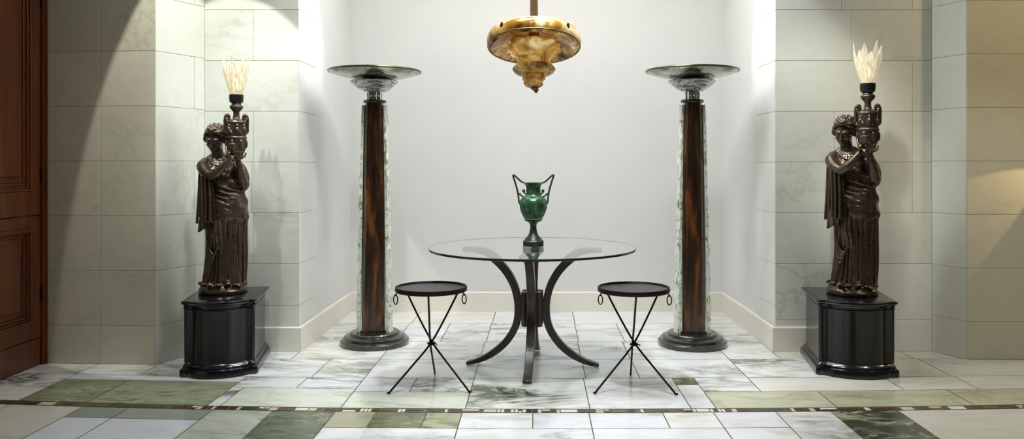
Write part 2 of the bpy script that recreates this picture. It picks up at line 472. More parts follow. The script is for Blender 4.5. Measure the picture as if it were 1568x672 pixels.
row(4.28, 4.56, [.93,1.25,2.06,2.49,3.3,4.7], cols={0:W,1:s2l(232,232,226),2:Wc,3:Wc,4:Wc}, veins={0:.7,1:.25,2:.2,3:.2,4:.2})
row(3.985, 4.28, [.93,1.565,2.3,3.1,3.9,4.7], cols={0:s2l(206,205,182),1:s2l(196,195,168),2:Bg,3:Bg,4:Bg}, veins={0:1,1:.7,2:.35,3:.3,4:.3})
# below the mosaic
row(3.2, 3.922, [-3.4,-2.78,-2.37], cols={0:Wc,1:s2l(208,208,196)}, veins={0:.3,1:.2})
row(3.77, 3.922, [-2.37,-2.12,-1.67], cols={0:GG,1:s2l(150,160,150)}, veins={0:.3,1:.4})
row(3.2, 3.77, [-2.37,-2.12,-1.67], cols={0:LV,1:LV}, veins={0:.2,1:.2})
row(3.2, 3.922, [-1.67,-1.356], cols={0:s2l(196,202,190)}, veins={0:.6})
T.append((-1.356,-1.03,3.2,3.922,GD,1.5,1))
T += [(-1.03,-.82,3.69,3.922,s2l(176,174,150),.9,0), (-.82,-.56,3.69,3.922,s2l(120,126,92),1.3,1), (-.56,-.38,3.69,3.922,s2l(176,180,146),1.2,0)]
row(3.69, 3.922, [-.38,-.02,.265,.64,.90], veins={0:.3,1:.4,2:.4,3:.4})
row(3.2, 3.69, [-1.03,-.38,.265,.90,1.22], veins={0:.7,1:.5,2:.4,3:.8})
row(3.69, 3.922, [.90,1.22], veins={0:.15}, cols={0:s2l(232,232,238)})
row(3.2, 3.922, [1.22,1.505], veins={0:.6})
T.append((1.505,1.855,3.2,3.922,s2l(74,82,64),1.6,1))
row(3.2, 3.922, [1.855,3.0,4.7], cols={0:s2l(216,214,202),1:Wc}, veins={0:.12,1:.1})
for k, y in enumerate([.2,.8,1.4,2.0,2.6]):
    row(y, y+.6, [-3.4+.65*i for i in range(13)]+[4.7])
# pebble inlay strip
x = -2.9; pc = [s2l(92,68,44), s2l(70,56,38), s2l(120,96,66), s2l(226,222,206), s2l(60,70,44), s2l(108,84,56), s2l(206,196,170), s2l(84,62,44)]
peb = []
while x < 4.6:
    w_ = rnd.choice([.02,.03,.045,.07,.09]); h_ = rnd.uniform(-.004,.004)
    if abs(x) < .95 and rnd.random() < .35: w_ = .02; c = pc[3]
    else: c = rnd.choice(pc)
    if rnd.random() < .25: 
        peb.append((x, x+w_, 3.924, 3.954, c, 0, 3)); peb.append((x, x+w_, 3.954, 3.983, rnd.choice(pc), 0, 3))
    else: peb.append((x, x+w_, 3.928+h_, 3.979+h_, c, 0, 3))
    x += w_
def kx(x): return x*x*(.019 if x < 0 else .0115)
def floor_frame(u, w, h):
    return Vector((u, w + (kx(u)*max(0, 1-abs(w-4.0)/1.5)), h))
floor = tiled('floor', T+peb, floor_frame, [M_floor, M_green, M_joint, M_mosaic, M_joint],
      [[(-3.5,.0,-.002),(4.8,.0,-.002),(4.8,6.9,-.002),(-3.5,6.9,-.002)], [(-3.5,.0,-.1),(-3.5,6.9,-.1),(4.8,6.9,-.1),(4.8,.0,-.1)],
       [(-3.5,.0,-.1),(4.8,.0,-.1),(4.8,.0,-.002),(-3.5,.0,-.002)]], gap=.006, lift=.0, cham=.001, warp=True)

# ------------------------------------------------------------------ door
door = bpy.data.objects.new('door_1', None); C.objects.link(door); struct(door); door.location = (-3.13, 4.4, 0)
def dp(name, boxes, m=M_door, par=door, bevel=.004):
    w = MB()
    for (y0, y1, z0, z1, xo0, xo1) in boxes: w.box(xo0, xo1, y0-4.4, y1-4.4, z0, z1)
    return w.build(name, m, par, smooth=False, bevel=bevel)
dp('door_frame', [(4.868,4.905,0,2.74,-.09,.012), (3.87,3.935,0,2.74,-.09,.012), (3.87,4.905,2.70,2.75,-.09,.012), (4.885,4.905,0,2.74,.0,.022)])
dp('door_kick_rail', [(3.94,4.864,.006,.172,-.06,-.004)])
# lower leaf: frame with a raised panel
def leaf(name, z0, z1, p0, p1):
    w = [(3.94,4.03,z0,z1,-.06,-.002), (4.775,4.864,z0,z1,-.06,-.002), (4.03,4.775,z0,p0,-.06,-.002), (4.03,4.775,p1,z1,-.06,-.002)]
    l = dp(name, w)
    g = MB()
    for k, (o0, o1, xo) in enumerate(((0,.016,.004), (.016,.03,-.006), (.03,.05,-.018))):
        for (a0, a1, b0, b1) in ((4.03+o0,4.775-o0,p0+o0,p0+o1), (4.03+o0,4.775-o0,p1-o1,p1-o0), (4.03+o0,4.03+o1,p0+o1,p1-o1), (4.775-o1,4.775-o0,p0+o1,p1-o1)):
            g.box(-.05, xo, a0-4.4, a1-4.4, b0, b1)
    g.build('panel_moulding', M_door, door, smooth=False, bevel=.004)
    dp('door_panel', [(4.03+.05,4.775-.05,p0+.05,p1-.05,-.05,-.024), (4.03+.09,4.775-.09,p0+.09,p1-.09,-.04,-.012)])
    return l
leaf('lower_leaf', .178, .940, .28, .868)
leaf('upper_leaf', .948, 2.695, 1.10, 2.58)
for z in (.45, 1.2, 2.3):
    g = MB(); g.tube([(.006,.462,z-.04),(.006,.462,z+.04)], .008, 10, 2); g.build('hinge', M_hinge, door)

# ------------------------------------------------------------------ torcheres
TW = [(0,.080),(1.0,.057)]
def torchere(loc, label):
    t = thing('torchere', label, 'floor lamp', loc, 0, 'pair of tall glass and wood torcheres')
    g = MB(); g.lathe([(.236,0),(.24,.008),(.24,.03),(.232,.038),(.218,.04),(.215,.046),(.215,.058),(.207,.064),(.178,.066),(.172,.07),(.172,.082),(.166,.088),(.02,.09)], 72)
    g.build('base', M_ebony, t)
    zb, zt = .088, 1.70
    def half(z): k = (z-zb)/(zt-zb); return .081+(.058-.081)*k
    g = MB(); rings = []
    for i in range(25):
        z = zb+(zt-zb)*i/24; h = half(z); c = h*.28
        rings.append([(-h+c,-h,z),(h-c,-h,z),(h,-h+c,z),(h,h-c,z),(h-c,h,z),(-h+c,h,z),(-h,h-c,z),(-h,-h+c,z)])
    g.loft(rings); g.build('wood_shaft', M_shaft, t, smooth=False, bevel=.002)
    R = random.Random(11)
    for s in (-1, 1):
        g = MB(); b = MB(); rings = []; n = 38
        for i in range(n+1):
            z = zb+.002+(zt-.02-zb)*i/n; k = i/n
            x0 = half(z)+.010; x1 = .131+(.091-.131)*k; d = .062+(.045-.062)*k
            j = lambda a: R.uniform(-a, a) if 0 < i < n else 0
            ring = [(s*x0,-d*.9,z), (s*(x0+(x1-x0)*.55+j(.007)),-d+j(.008),z+j(.006)), (s*(x1-.006+j(.006)),-d*.55+j(.012),z+j(.006)), (s*(x1+j(.006)),0+j(.012),z+j(.006)),
                    (s*(x1-.006+j(.006)),d*.55+j(.012),z+j(.006)), (s*(x0+(x1-x0)*.55+j(.007)),d+j(.008),z+j(.006)), (s*x0,d*.9,z)]
            rings.append(ring)
        g.loft(rings); g.build('glass_panel', M_crystal, t, smooth=False)
        b.loft([[(s*(half(z)+o),y,z) for o, y in ((.001,-q),(.009,-q),(.009,q),(.001,q))] for z, q in ((zb+.002,.055),(zt-.02,.04))])
        b.build('mirror_strip', M_chrome, t, smooth=False)  # reflective backing added so the wood does not darken the glass
    g = MB(); g.lathe([(.02,1.698),(.078,1.698),(.081,1.702),(.081,1.714),(.078,1.718),(.02,1.718)], 48); g.build('cap', M_ebony, t)
    g = MB()
    for k in range(8):
        a = 2*PI*k/8+.2; g.lathe([(.004,1.719),(.017,1.721),(.015,1.74),(.018,1.752),(.016,1.772),(.004,1.774)], 8, Matrix.Translation((.04*math.cos(a), .04*math.sin(a), 0)))
    g.lathe([(.004,1.719),(.018,1.72),(.014,1.745),(.02,1.774),(.004,1.775)], 16)
    g.build('crystal_collar', M_chrome, t, smooth=False)
    sw = lambda a, z, i: 1+.035*math.sin(3*a+z*40)+.02*math.sin(7*a-z*60)
    g = MB(); g.lathe([(.03,1.774),(.07,1.778),(.105,1.795),(.135,1.82),(.160,1.842),(.168,1.85),(.16,1.856),(.12,1.858),(.03,1.86)], 72, mod=sw)
    g.build('lower_bowl', M_swirl, t)
    g = MB(); g.lathe([(.03,1.855),(.10,1.862),(.20,1.878),(.28,1.90),(.312,1.915),(.318,1.922),(.30,1.926),(.20,1.905),(.03,1.885)], 96); g.build('dish', M_dish, t)
    g = MB(); g.tube([(.320*math.cos(2*PI*k/48), .320*math.sin(2*PI*k/48), 1.922) for k in range(48)], .0075, 8, 2, closed=True); g.build('dish_rim', M_edge, t)
    return t
torchere((-1.145,5.45,0.001), 'tall wood and chiselled glass torchere behind the left stool, nearer the wooden door')
torchere((1.093,5.42,0.001), 'tall wood and chiselled glass torchere behind the right stool')

# ------------------------------------------------------------------ table
tb = thing('glass_table', 'round glass-topped pedestal table with four dark curved wooden legs, between the two stools', 'table', (-.028,4.83,.001), math.radians(-4))
g = MB(); g.lathe([(.0,.734),(.640,.734),(.640,.748),(.0,.748)], 128, cap=False); g.build('glass_top', M_tabletop, tb)
g = MB(); g.lathe([(.6405,.7335),(.645,.735),(.647,.741),(.645,.747),(.6405,.7485)], 128, cap=False)
g.build('bevelled_edge', M_glassedge, bpy.data.objects['glass_top'])
legpts = [(.435,.722),(.36,.722),(.28,.700),(.218,.655),(.156,.585),(.108,.49),(.088,.378),(.100,.265),(.155,.165),(.235,.09),(.325,.04),(.415,.014)]
wid = [.016,.024,.028,.028,.028,.027,.026,.026,.025,.024,.018,.011]
for k in range(4):
    P = catmull([Vector((r,0,z)) for r, z in legpts], 5); n = len(P); rings = []
    for i, p in enumerate(P):
        t = (P[min(i+1,n-1)]-P[max(i-1,0)]).normalized(); N = Vector((t.z,0,-t.x))
        q = i/(n-1)*(len(wid)-1); a = min(int(q), len(wid)-2); h = (wid[a]+(wid[a+1]-wid[a])*(q-a))*.88; w = .026
        if i < 10: w = .046-.020*i/10
        lo = max(0, .002)
        ring = [p+N*h+Vector((0,-w,0)), p+N*h+Vector((0,w,0)), p-N*h+Vector((0,w,0)), p-N*h+Vector((0,-w,0))]
        for v_ in ring:
            v_.z = min(max(v_.z, .0), .7325)
        rings.append(ring)
    g = MB(); g.loft(rings, Matrix.Rotation(k*PI/2, 4, 'Z')); g.build('leg', M_tablewood, tb, smooth=True, bevel=.004, angle=30)
g = MB(); g.box(-.058,.058,-.058,.058,.262,.468)
for k in range(4):
    Mk = Matrix.Rotation(k*PI/2+PI/4, 4, 'Z'); g.box(.05,.078,-.018,.018,.257,.473, Mk)
g.build('hub', M_tablewood, tb, smooth=False, bevel=.004)

# ------------------------------------------------------------------ green urn on the table
ur = thing('green_urn', 'small green patinated two-handled urn standing on the glass table', 'urn', (-.022,4.87,.7515))
g = MB()
g.lathe([(.0,0),(.070,0),(.070,.030),(.064,.037),(.0,.037)], 8, Matrix.Rotation(PI/8, 4, 'Z'), cap=False)
g.lathe([(.0,.037),(.056,.038),(.050,.05),(.037,.062),(.027,.08),(.0215,.105),(.0195,.125),(.024,.14),(.036,.15),(.052,.158),(.058,.164),(.0,.166)], 48, cap=False)
g.build('foot', M_patina_dark, ur, angle=35)
gad = lambda a, z, i: 1+.05*abs(math.sin(6*a))*max(0, 1-abs(z-.23)/.09)
g = MB(); g.lathe([(.0,.166),(.055,.168),(.067,.19),(.077,.215),(.084,.24),(.087,.265),(.083,.287),(.073,.302),(.060,.311),(.050,.318),(.0455,.330),(.0455,.365),(.049,.380),(.058,.390),(.066,.395),(.066,.399),(.06,.4),(.040,.378),(.038,.32),(.0,.30)], 96, mod=gad, cap=False)
g.build('body', M_patina, ur)
g = MB(); g.tube([(.058*math.cos(2*PI*k/32), .058*math.sin(2*PI*k/32), .172) for k in range(32)], .0025, 8, 2, closed=True); g.build('white_band', M_patina_line, ur)
for s in (-1, 1):
    g = MB(); g.tube([(s*.05,0,.395),(s*.075,0,.405),(s*.098,0,.425),(s*.118,0,.443),(s*.127,0,.445),(s*.126,0,.435),(s*.115,0,.40),(s*.102,0,.355),(s*.094,0,.31),(s*.09,0,.275),(s*.078,0,.25)], [.005,.006,.006,.006,.0075,.0065,.006,.006,.006,.006,.005], 10, 5)
    h = g.build('handle', M_patina_dark, ur)
    g = MB(); g.tube([(s*.045,0,.325),(s*.058,0,.335),(s*.066,0,.348),(s*.058,0,.352),(s*.056,0,.342)], .005, 8, 4)
    g.tube([(s*.06,0,.31),(s*.078,0,.318),(s*.085,0,.330),(s*.092,0,.322)], .005, 8, 4)
    g.build('scroll', M_patina_dark, h)

# ------------------------------------------------------------------ stools
def stool(loc, rz, label):
    t = thing('side_stool', label, 'stool', loc, rz, 'pair of round black iron stools')
    g = MB(); g.lathe([(.0,.552),(.186,.552),(.190,.556),(.190,.561),(.0,.561)], 72, cap=False); g.build('seat', M_stooltop, t)
    g = MB(); g.lathe([(.189,.546),(.200,.546),(.204,.551),(.204,.568),(.201,.573),(.196,.573),(.193,.568),(.189,.558),(.189,.546)], 72, cap=False); g.build('seat_rim', M_iron, t)
    for k in range(3):
        a = -PI/2+PI+2*PI*k/3      # one foot away from the camera
        f = Vector((math.cos(a), math.sin(a), 0))
        g = MB(); o = Vector((-f.y, f.x, 0))*.006
        g.tube([f*.262+Vector((0,0,.0075)), f*.250+Vector((0,0,.008)), f*.238+Vector((0,0,.022)), f*.12+Vector((0,0,.135))+o*.5, f*.008+Vector((0,0,.247))+o, -f*.09+Vector((0,0,.39))+o*.5, -f*.185+Vector((0,0,.548))], [.006,.0065,.006,.006,.006,.006,.006], 10, 5)
        g.build('leg', M_iron, t)
    g = MB(); g.ell((0,0,.247), (.017,.017,.013), seg=16, rg=8)
    g.tube([(.019*math.cos(2*PI*k/16), .019*math.sin(2*PI*k/16), .247+.003*math.sin(4*PI*k/16)) for k in range(16)], .006, 8, 2, closed=True)
    g.tube([(.016,-.016,.252),(.028,-.02,.25),(.034,-.02,.244)], .0035, 8, 4)
    g.build('knot', M_iron, t)
    for s in (-1, 1):
        g = MB()
        bx = s*.186; by = -.085
        g.tube([(bx*.97,by,.55),(bx+s*.004,by,.541),(bx+s*.004,by,.534)], .0035, 8, 4)
        g.tube([(bx+s*.004+.013*math.sin(q)*.9, by-.004*math.sin(q), .512+.026*math.cos(q)) for q in [2*PI*i/16 for i in range(16)]], .0036, 8, 2, closed=True)
        g.build('ring', M_iron, t)
    return t
stool((-.600,4.38,.001), math.radians(3), 'round black iron stool with crossed legs, left of the glass table')
stool((.548,4.36,.001), math.radians(-3), 'round black iron stool with crossed legs, right of the glass table')

# ------------------------------------------------------------------ chandelier
CY = 4.9; ch = thing('pendant_chandelier', 'tiered golden amber glass chandelier hanging on a gilt stem above the table', 'chandelier', (-.018,CY,2.012))
tilt = Matrix.Rotation(math.radians(-14), 4, 'X')
g = MB(); g.lathe([(.026,.04),(.026,H_ROOM-2.03-.03)], 8); g.lathe([(.034,.06),(.034,.10),(.03,.115)], 16)
g.build('stem', M_stem, ch, angle=30)
g = MB(); g.lathe([(.03,H_ROOM-2.035),(.07,H_ROOM-2.034),(.075,H_ROOM-2.05),(.06,H_ROOM-2.07),(.03,H_ROOM-2.075)], 32); g.build('ceiling_rose', M_stem, ch)
g = MB(); g.lathe([(.288,.0),(.298,.012),(.301,.035),(.296,.062),(.282,.083),(.255,.096),(.14,.104),(.03,.106),(.03,.10),(.25,.088),(.274,.076),(.285,.058),(.289,.035),(.284,.006),(.288,.0)], 128, tilt, cap=False)
g.build('ring_band', M_amber, ch)
g = MB(); g.tube([(.292*math.cos(2*PI*k/64), .292*math.sin(2*PI*k/64), -.001) for k in range(64)], .0055, 8, 2, M=tilt, closed=True)
g.build('band_rim', M_amberrim, ch)
for a, nm in ((-PI/2-.72, 'l'), (-PI/2+.78, 'r')):  # solid black ovals put in for the dark holes of the band
    g = MB(); g.ell((.297*math.cos(a), .297*math.sin(a), .05), (.006,.015,.022), (0,0,a), M=tilt); g.build('dark_oval_hole', M_black, ch)
wob = lambda a, z, i: 1+.02*math.sin(5*a+z*30)
g = MB(); g.lathe([(.284,.004),(.272,-.012),(.25,-.006),(.22,.014),(.18,.03),(.15,.036),(.15,.046),(.2,.042),(.26,.02),(.284,.004)], 96, tilt, mod=wob, cap=False)
g.build('inner_bowl', M_amber_in, ch)
drp = lambda a, z, i: 1+.09*math.sin(11*a+3*math.sin(2*a))
g = MB(); g.lathe([(.12,.02),(.158,-.002),(.156,-.03),(.120,-.052),(.098,-.085),(.092,-.12),(.096,-.132),(.05,-.137)], 120, tilt, mod=drp)
g.build('draped_tier', M_amber_light, ch)
g = MB(); g.lathe([(.05,-.130),(.10,-.132),(.128,-.142),(.136,-.152),(.128,-.164),(.10,-.180),(.062,-.192),(.03,-.195)], 96, tilt); g.build('lower_disc', M_amber_in, ch)
g = MB(); g.lathe([(.04,-.19),(.066,-.198),(.074,-.212),(.062,-.226),(.052,-.232),(.062,-.243),(.058,-.258),(.038,-.27),(.02,-.275)], 64, tilt, mod=lambda a, z, i: 1+.08*math.sin(a+z*60)); g.build('swirl_knob', M_amber_in, ch)
g = MB(); g.ell((0.006,0,-.283), (.026,.024,.013), (.3,.3,0), M=tilt); g.ell((.012,0,-.298), (.013,.013,.010), (0,.5,0), M=tilt); g.build('tip_finial', M_amberrim, ch)

# ------------------------------------------------------------------ pedestals
def pedestal(loc, rz, label, w, depth, chip):
    t = thing('serpentine_pedestal', label, 'pedestal', loc, rz, 'pair of black serpentine statue pedestals')
    hw = w/2
    def outline(off, n=40):
        pts = []
        W2 = hw+off
        def yf(x):
            u = abs(x)/W2
            b = .074*.5*(1+math.cos(PI*u**1.35)) - .012*math.exp(-((u-.80)/.08)**2)
            return -depth/2-off-b
        for i in range(n+1):
            x = -W2+2*W2*i/n; y = yf(x)
            if i in (0, n): y += .012
            pts.append((x, y))
        pts += [(W2, depth/2+off), (-W2, depth/2+off)]
        return pts
    def pro(tab): return [[(x, y, z) for x, y in outline(o)] for o, z in tab]
    g = MB(); g.loft(pro([(.026,0),(.03,.006),(.03,.035),(.026,.045),(.014,.052),(.016,.058),(.008,.072),(.0,.078)])); g.build('plinth', M_lacquer, t, angle=30)
    g = MB(); g.loft(pro([(.0,.078),(-.002,.10),(-.002,.386),(.0,.395),(.004,.398),(.0,.402),(.0,.412),(.008,.424)])); g.build('body', M_lacquer, t, angle=30)
    g = MB(); g.loft(pro([(.010,.424),(.020,.430),(.024,.438),(.022,.446),(.016,.450)])); g.build('top_slab', M_lacquer, t, angle=30)
    for s in (-1, 1):
        g = MB(); g.tube([(s*(hw-.004),-depth/2+.012,.08),(s*(hw-.004),-depth/2+.012,.424)], .014, 12, 2, rcap=False)
        for z in (.40,.41,.418): g.ell((s*(hw-.004),-depth/2+.012,z), (.019,.019,.005))
        g.build('corner_column', M_lacquer, t)
    if chip:
        g = MB(); g.box(.03,.052,-depth/2-.092,-depth/2-.078,.04,.049); g.build('pale_tag', M_plate, t, smooth=False, bevel=.001)
    return t
p1 = pedestal((-1.955,4.87,.001), math.radians(11), 'black lacquered serpentine-front pedestal under the statue nearer the wooden door', .385, .47, True)
p2 = pedestal((1.955,4.855,.001), math.radians(-9), 'black lacquered serpentine-front pedestal under the statue at the right', .415, .47, False)

# ------------------------------------------------------------------ bronze statue lamps
def remeshed(mb, name, m, voxel, smooth, parent):
    me = bpy.data.meshes.new(name+'_raw'); me.from_pydata([tuple(p) for p in mb.v], [], mb.f); me.update()
    bm = bmesh.new(); bm.from_mesh(me); bmesh.ops.recalc_face_normals(bm, faces=bm.faces); bm.to_mesh(me); bm.free()
    o = bpy.data.objects.new(name, me); C.objects.link(o)
    r = o.modifiers.new('r', 'REMESH'); r.mode = 'VOXEL'; r.voxel_size = voxel; r.use_smooth_shade = True
    s = o.modifiers.new('s', 'SMOOTH'); s.factor = .5; s.iterations = smooth
    dg = bpy.context.evaluated_depsgraph_get(); dg.update()
    nm = bpy.data.meshes.new_from_object(o.evaluated_get(dg)); nm.name = name
    o.modifiers.clear(); o.data = nm; bpy.data.meshes.remove(me)
    nm.materials.clear(); nm.materials.append(m)
    for p in nm.polygons: p.use_smooth = True
    o.parent = parent
    return o

def make_statue(loc, rz, label):
    t = thing('statue_lamp', label, 'statue lamp', loc, rz, 'pair of bronze draped-woman statue lamps')
    R = random.Random(3)
    # --- rocky round base
    g = MB(); 
    g.lathe([(.148,0),(.154,.006),(.155,.02),(.150,.032),(.142,.045),(.130,.058),(.10,.07),(.02,.075)], 64, mod=lambda a, z, i: 1+(.02*math.sin(3*a+i)+.015*math.sin(7*a+2*i))*(i > 2))
    for k in range(46):
        a = R.uniform(0, 2*PI); r = R.uniform(.095,.14); q = R.uniform(.012,.026)
        g.ell((r*math.cos(a), r*math.sin(a), .045+.02*R.random()), (q*1.3,q*.8,q*.6), (R.uniform(-.5,.5),R.uniform(-.5,.5),R.uniform(0,3)), 10, 6)
    zc = lambda z: z if z < 1.15 else z-.02*min(1, (z-1.15)/.06)
    remeshed(g, 'rocky_base', M_bronze, .004, 2, t)
    # --- figure
    g = MB()
    tab = [(.035,-.002,.0,.134,.118,.014),(.08,.006,.0,.124,.110,.018),(.16,.014,0,.119,.104,.020),(.26,.018,0,.117,.102,.019),(.36,.018,0,.118,.104,.016),
           (.46,.018,0,.122,.106,.012),(.50,.018,0,.134,.108,.004),(.56,.017,-.002,.132,.106,.002),(.62,.018,-.002,.126,.102,.002),(.67,.016,-.002,.116,.094,.004),(.72,.010,-.002,.108,.086,.005),
           (.78,-.008,0,.107,.082,.005),(.83,-.018,.002,.108,.076,.004),(.865,-.022,.004,.098,.062,.002),(.89,-.026,.004,.066,.046,.0),(.905,-.028,.004,.035,.035,0)]
    seg = 260; rings = []
    nz = 110
    for i in range(nz+1):
        z = .035+(.905-.035)*i/nz; cx, cy, rx, ry, am = interp(tab, z); ring = []
        for j in range(seg):
            a = 2*PI*j/seg
            wp = a+.05*math.sin(z*9+a*2)+.03*math.sin(z*23+a*5)
            f1 = abs(math.sin(wp*13))**.7*2-1; f2 = math.sin(wp*7+1.3+z*3)
            d = am*(.62*f1+.5*f2)
            hem = .505+.03*math.cos(a-2.4)+.012*math.sin(a*9)        # overfold hem, dips to the figure's right
            if z > hem and z < .74:
                k = min(1, (z-hem)/.01); e = max(0, 1-(z-hem)/.2)
                d = d*(1-k*.6)+k*(.003+.004*e)+.003*math.sin(a*6+z*45)*k+.003*math.sin(a*4-z*70)*k
            if .30 < z < .52:  # bent knee pushing the cloth, camera-left front
                da = math.atan2(math.sin(a+PI/2+.45), math.cos(a+PI/2+.45))
                d += .024*math.exp(-(da/.34)**2-((z-.40)/.075)**2)
            x = cx+(rx+d)*math.cos(a); y = cy+(ry+d)*math.sin(a); ring.append((x, y, z))
        rings.append(ring)
    g.loft(rings)
    # swag folds hanging from the knee and hem ripples on the base
    for k, (xa, za, xb, zb, dp_) in enumerate([(-.10,.36,-.02,.35,.10),(-.105,.33,-.035,.32,.085),(-.10,.29,-.045,.29,.07),(-.095,.25,-.055,.26,.06)]):
        pts = []
        for i in range(7):
            u = i/6; x = xa+(xb-xa)*u; z = za+(zb-za)*u-dp_*4*u*(1-u)*.9
            y = -math.sqrt(max(.0, 1-((x-.01)/.14)**2))*.112-.006
            pts.append((x, y, z))
        g.tube(pts, [.005,.008,.008,.005], 8, 4)
    for k in range(11):     # long standing pleats on the front
        x = -.02+.0145*k+R.uniform(-.003,.003); zt = R.uniform(.40,.47)
        def Y(xx, q=.113): return -math.sqrt(max(.02, 1-((xx-.012)/.146)**2))*q
        g.tube([(x-.004,Y(x)-.002,.06),(x,Y(x)-.004,.2),(x+.003*R.uniform(-1,1),Y(x)-.002,.34),(x-.002,Y(x)+.004,zt)], [.007,.0075,.006,.003], 8, 5)
    for k in range(16):
        a = PI+PI*k/15; r1 = .138
        q = R.uniform(.5, 1.1); g.ell((r1*math.cos(a)*1.0, r1*math.sin(a)*.92, .055+.014*R.random()), (.020*q,.012*q,.014*q), (R.uniform(-.6,.6),R.uniform(-.6,.6),a+R.uniform(-.5,.5)), 10, 8)
    # feet
    for (fx, fa) in ((-.075,-.25),(.03,.1)):
        g.ell((fx,-.125,.078), (.018,.038,.014), (0,0,fa))
        for q in range(5): g.ell((fx-.014+.007*q, -.158+abs(q-1.5)*.002, .074), (.0045,.009,.006), seg=10, rg=6)
    # bust, girdle, neckline folds
    g.ell((-.058,-.062,.805), (.036,.030,.036)); g.ell((.022,-.064,.80), (.036,.030,.036))
    for k in range(5):
        z = .872-.016*k
        g.tube([(-.085+.004*k,-.045,z+.012),(-.055,-.072-.003*k,z-.018),(-.02,-.080-.004*k,z-.028),(.02,-.072-.003*k,z-.015),(.05,-.045,z+.012)], .0048, 8, 5)
    for k in range(5):      # diagonal girdle and creases across the belly
        g.tube([(-.085,-.070,.735-.035*k),(-.03,-.104,.715-.036*k),(.04,-.106,.69-.036*k),(.105,-.072,.675-.036*k),(.132,-.03,.668-.034*k)], [.003,.0055,.005,.003], 8, 5)
    # neck + head
    g.tube([(-.028,.004,.87),(-.032,-.008,.91),(-.040,-.018,.96)], [.050,.037,.036], 16, 5)
    g.tube([(-.100,.006,.868),(-.030,.012,.905),(.062,.006,.866)], [.030,.036,.030], 14, 5)
    from mathutils import Euler
    HM = Matrix.Translation((-.046,-.034,1.022)) @ Euler((.36, .08, -.34)).to_matrix().to_4x4() @ Matrix.Scale(1.10, 4)
    E = lambda c, r, rot=(0,0,0), s=16, q=10: g.ell(c, r, rot, s, q, HM)
    E((0,.008,.012), (.056,.066,.064)); E((0,-.014,-.034), (.042,.044,.050)); E((0,-.032,-.072), (.019,.020,.017))
    E((0,-.034,.005), (.043,.028,.038))
    E((-.025,-.036,-.028), (.017,.018,.018)); E((.025,-.036,-.028), (.017,.018,.018))
    g.tube([(0,-.058,.008),(0,-.066,-.010),(0,-.073,-.026)], [.0055,.0065,.0085], 10, 4, HM)
    E((-.009,-.062,-.029), (.006,.006,.005)); E((.009,-.062,-.029), (.006,.006,.005))
    for s in (-1, 1):
        g.tube([(s*.006,-.061,.009),(s*.020,-.061,.014),(s*.036,-.050,.008)], [.0045,.005,.004], 8, 4, HM)
        E((s*.0195,-.0535,-.004), (.0105,.007,.0065)); g.tube([(s*.009,-.058,-.008),(s*.02,-.0625,-.0095),(s*.031,-.055,-.006)], .002, 6, 4, HM)
        E((s*.053,.004,-.012), (.008,.014,.019))
    g.tube([(-.016,-.055,-.047),(-.006,-.062,-.0445),(0,-.0625,-.046),(.006,-.062,-.0445),(.016,-.055,-.047)], [.002,.0045,.0045,.002], 8, 3, HM)
    g.tube([(-.013,-.055,-.054),(0,-.061,-.056),(.013,-.055,-.054)], [.002,.0052,.002], 8, 4, HM)
    # arms: bare right arm across the chest, left arm under the urn
    g.tube([(-.105,.0,.856),(-.122,-.035,.838),(-.104,-.085,.802),(-.070,-.125,.778)], [.038,.043,.036,.031], 16, 6)
    g.ell((-.108,-.002,.862), (.040,.040,.036))
    g.tube([(-.070,-.125,.776),(-.035,-.150,.80),(.010,-.162,.85),(.036,-.160,.895)], [.031,.031,.024,.016], 16, 6)
    g.tube([(.070,.0,.855),(.105,-.02,.82),(.128,-.045,.765),(.122,-.065,.725)], [.036,.038,.036,.036], 16, 6)
    g.tube([(.122,-.068,.725),(.112,-.105,.775),(.100,-.130,.835),(.092,-.135,.882)], [.037,.031,.022,.016], 16, 6)
    # hanging sleeve cloth under the left arm
    g.tube([(.080,-.035,.84),(.118,-.055,.78),(.130,-.05,.715),(.115,-.05,.672)], [.02,.036,.034,.016], 14, 5)
    for k in range(4): g.tube([(.075+.012*k,-.07-.004*k,.84),(.098+.012*k,-.092+.002*k,.76),(.105+.012*k,-.085+.006*k,.70)], [.004,.006,.004], 8, 5)
    # hands round the foot of the urn (axis x .081, y -.115)
    ux, uy = .081, -.115
    def onurn(ang, z, r): return (ux+r*math.cos(ang), uy+r*math.sin(ang), z)
    g.ell((.034,-.172,.920), (.013,.017,.026), (-.2,.35,.4))
    for k in range(4):
        z0 = .935+.0125*k
        r0 = .060+.004*k
        g.tube([(.034+.002*k,-.176+.001*k,.928+.006*k), onurn(-PI/2-.62+.03*k, z0+.006, r0+.013), onurn(-PI/2-.30+.04*k, z0+.010, r0+.010), onurn(-PI/2-.02-.05*abs(k-1.5), z0+.010, r0+.007)], [.0075,.0072,.0066,.0055], 8, 4)
    g.tube([(.030,-.160,.918),(.022,-.150,.945),(.020,-.140,.970)], [.008,.0075,.006], 8, 4)
    g.ell((.092,-.140,.895), (.026,.020,.014), (.3,0,0))
    for k in range(4):
        x = .070+.0155*k
        g.tube([(x,-.146,.892),(x,-.165,.902),(x+.001,-.1705,.918),(x+.001,-.172,.936)], [.0075,.007,.0065,.0052], 8, 4)
    g.tube([(.116,-.135,.892),(.132,-.13,.905),(.140,-.125,.926)], [.008,.0075,.006], 8, 4)
    fig = remeshed(g, 'figure', M_bronze, .0032, 3, t)
    # --- hair
    g = MB()
    E = lambda c, r, rot=(0,0,0), s=14, q=8: g.ell(c, r, rot, s, q, HM)
    E((0,.020,.028), (.060,.064,.056)); E((0,.078,.01), (.030,.026,.030))
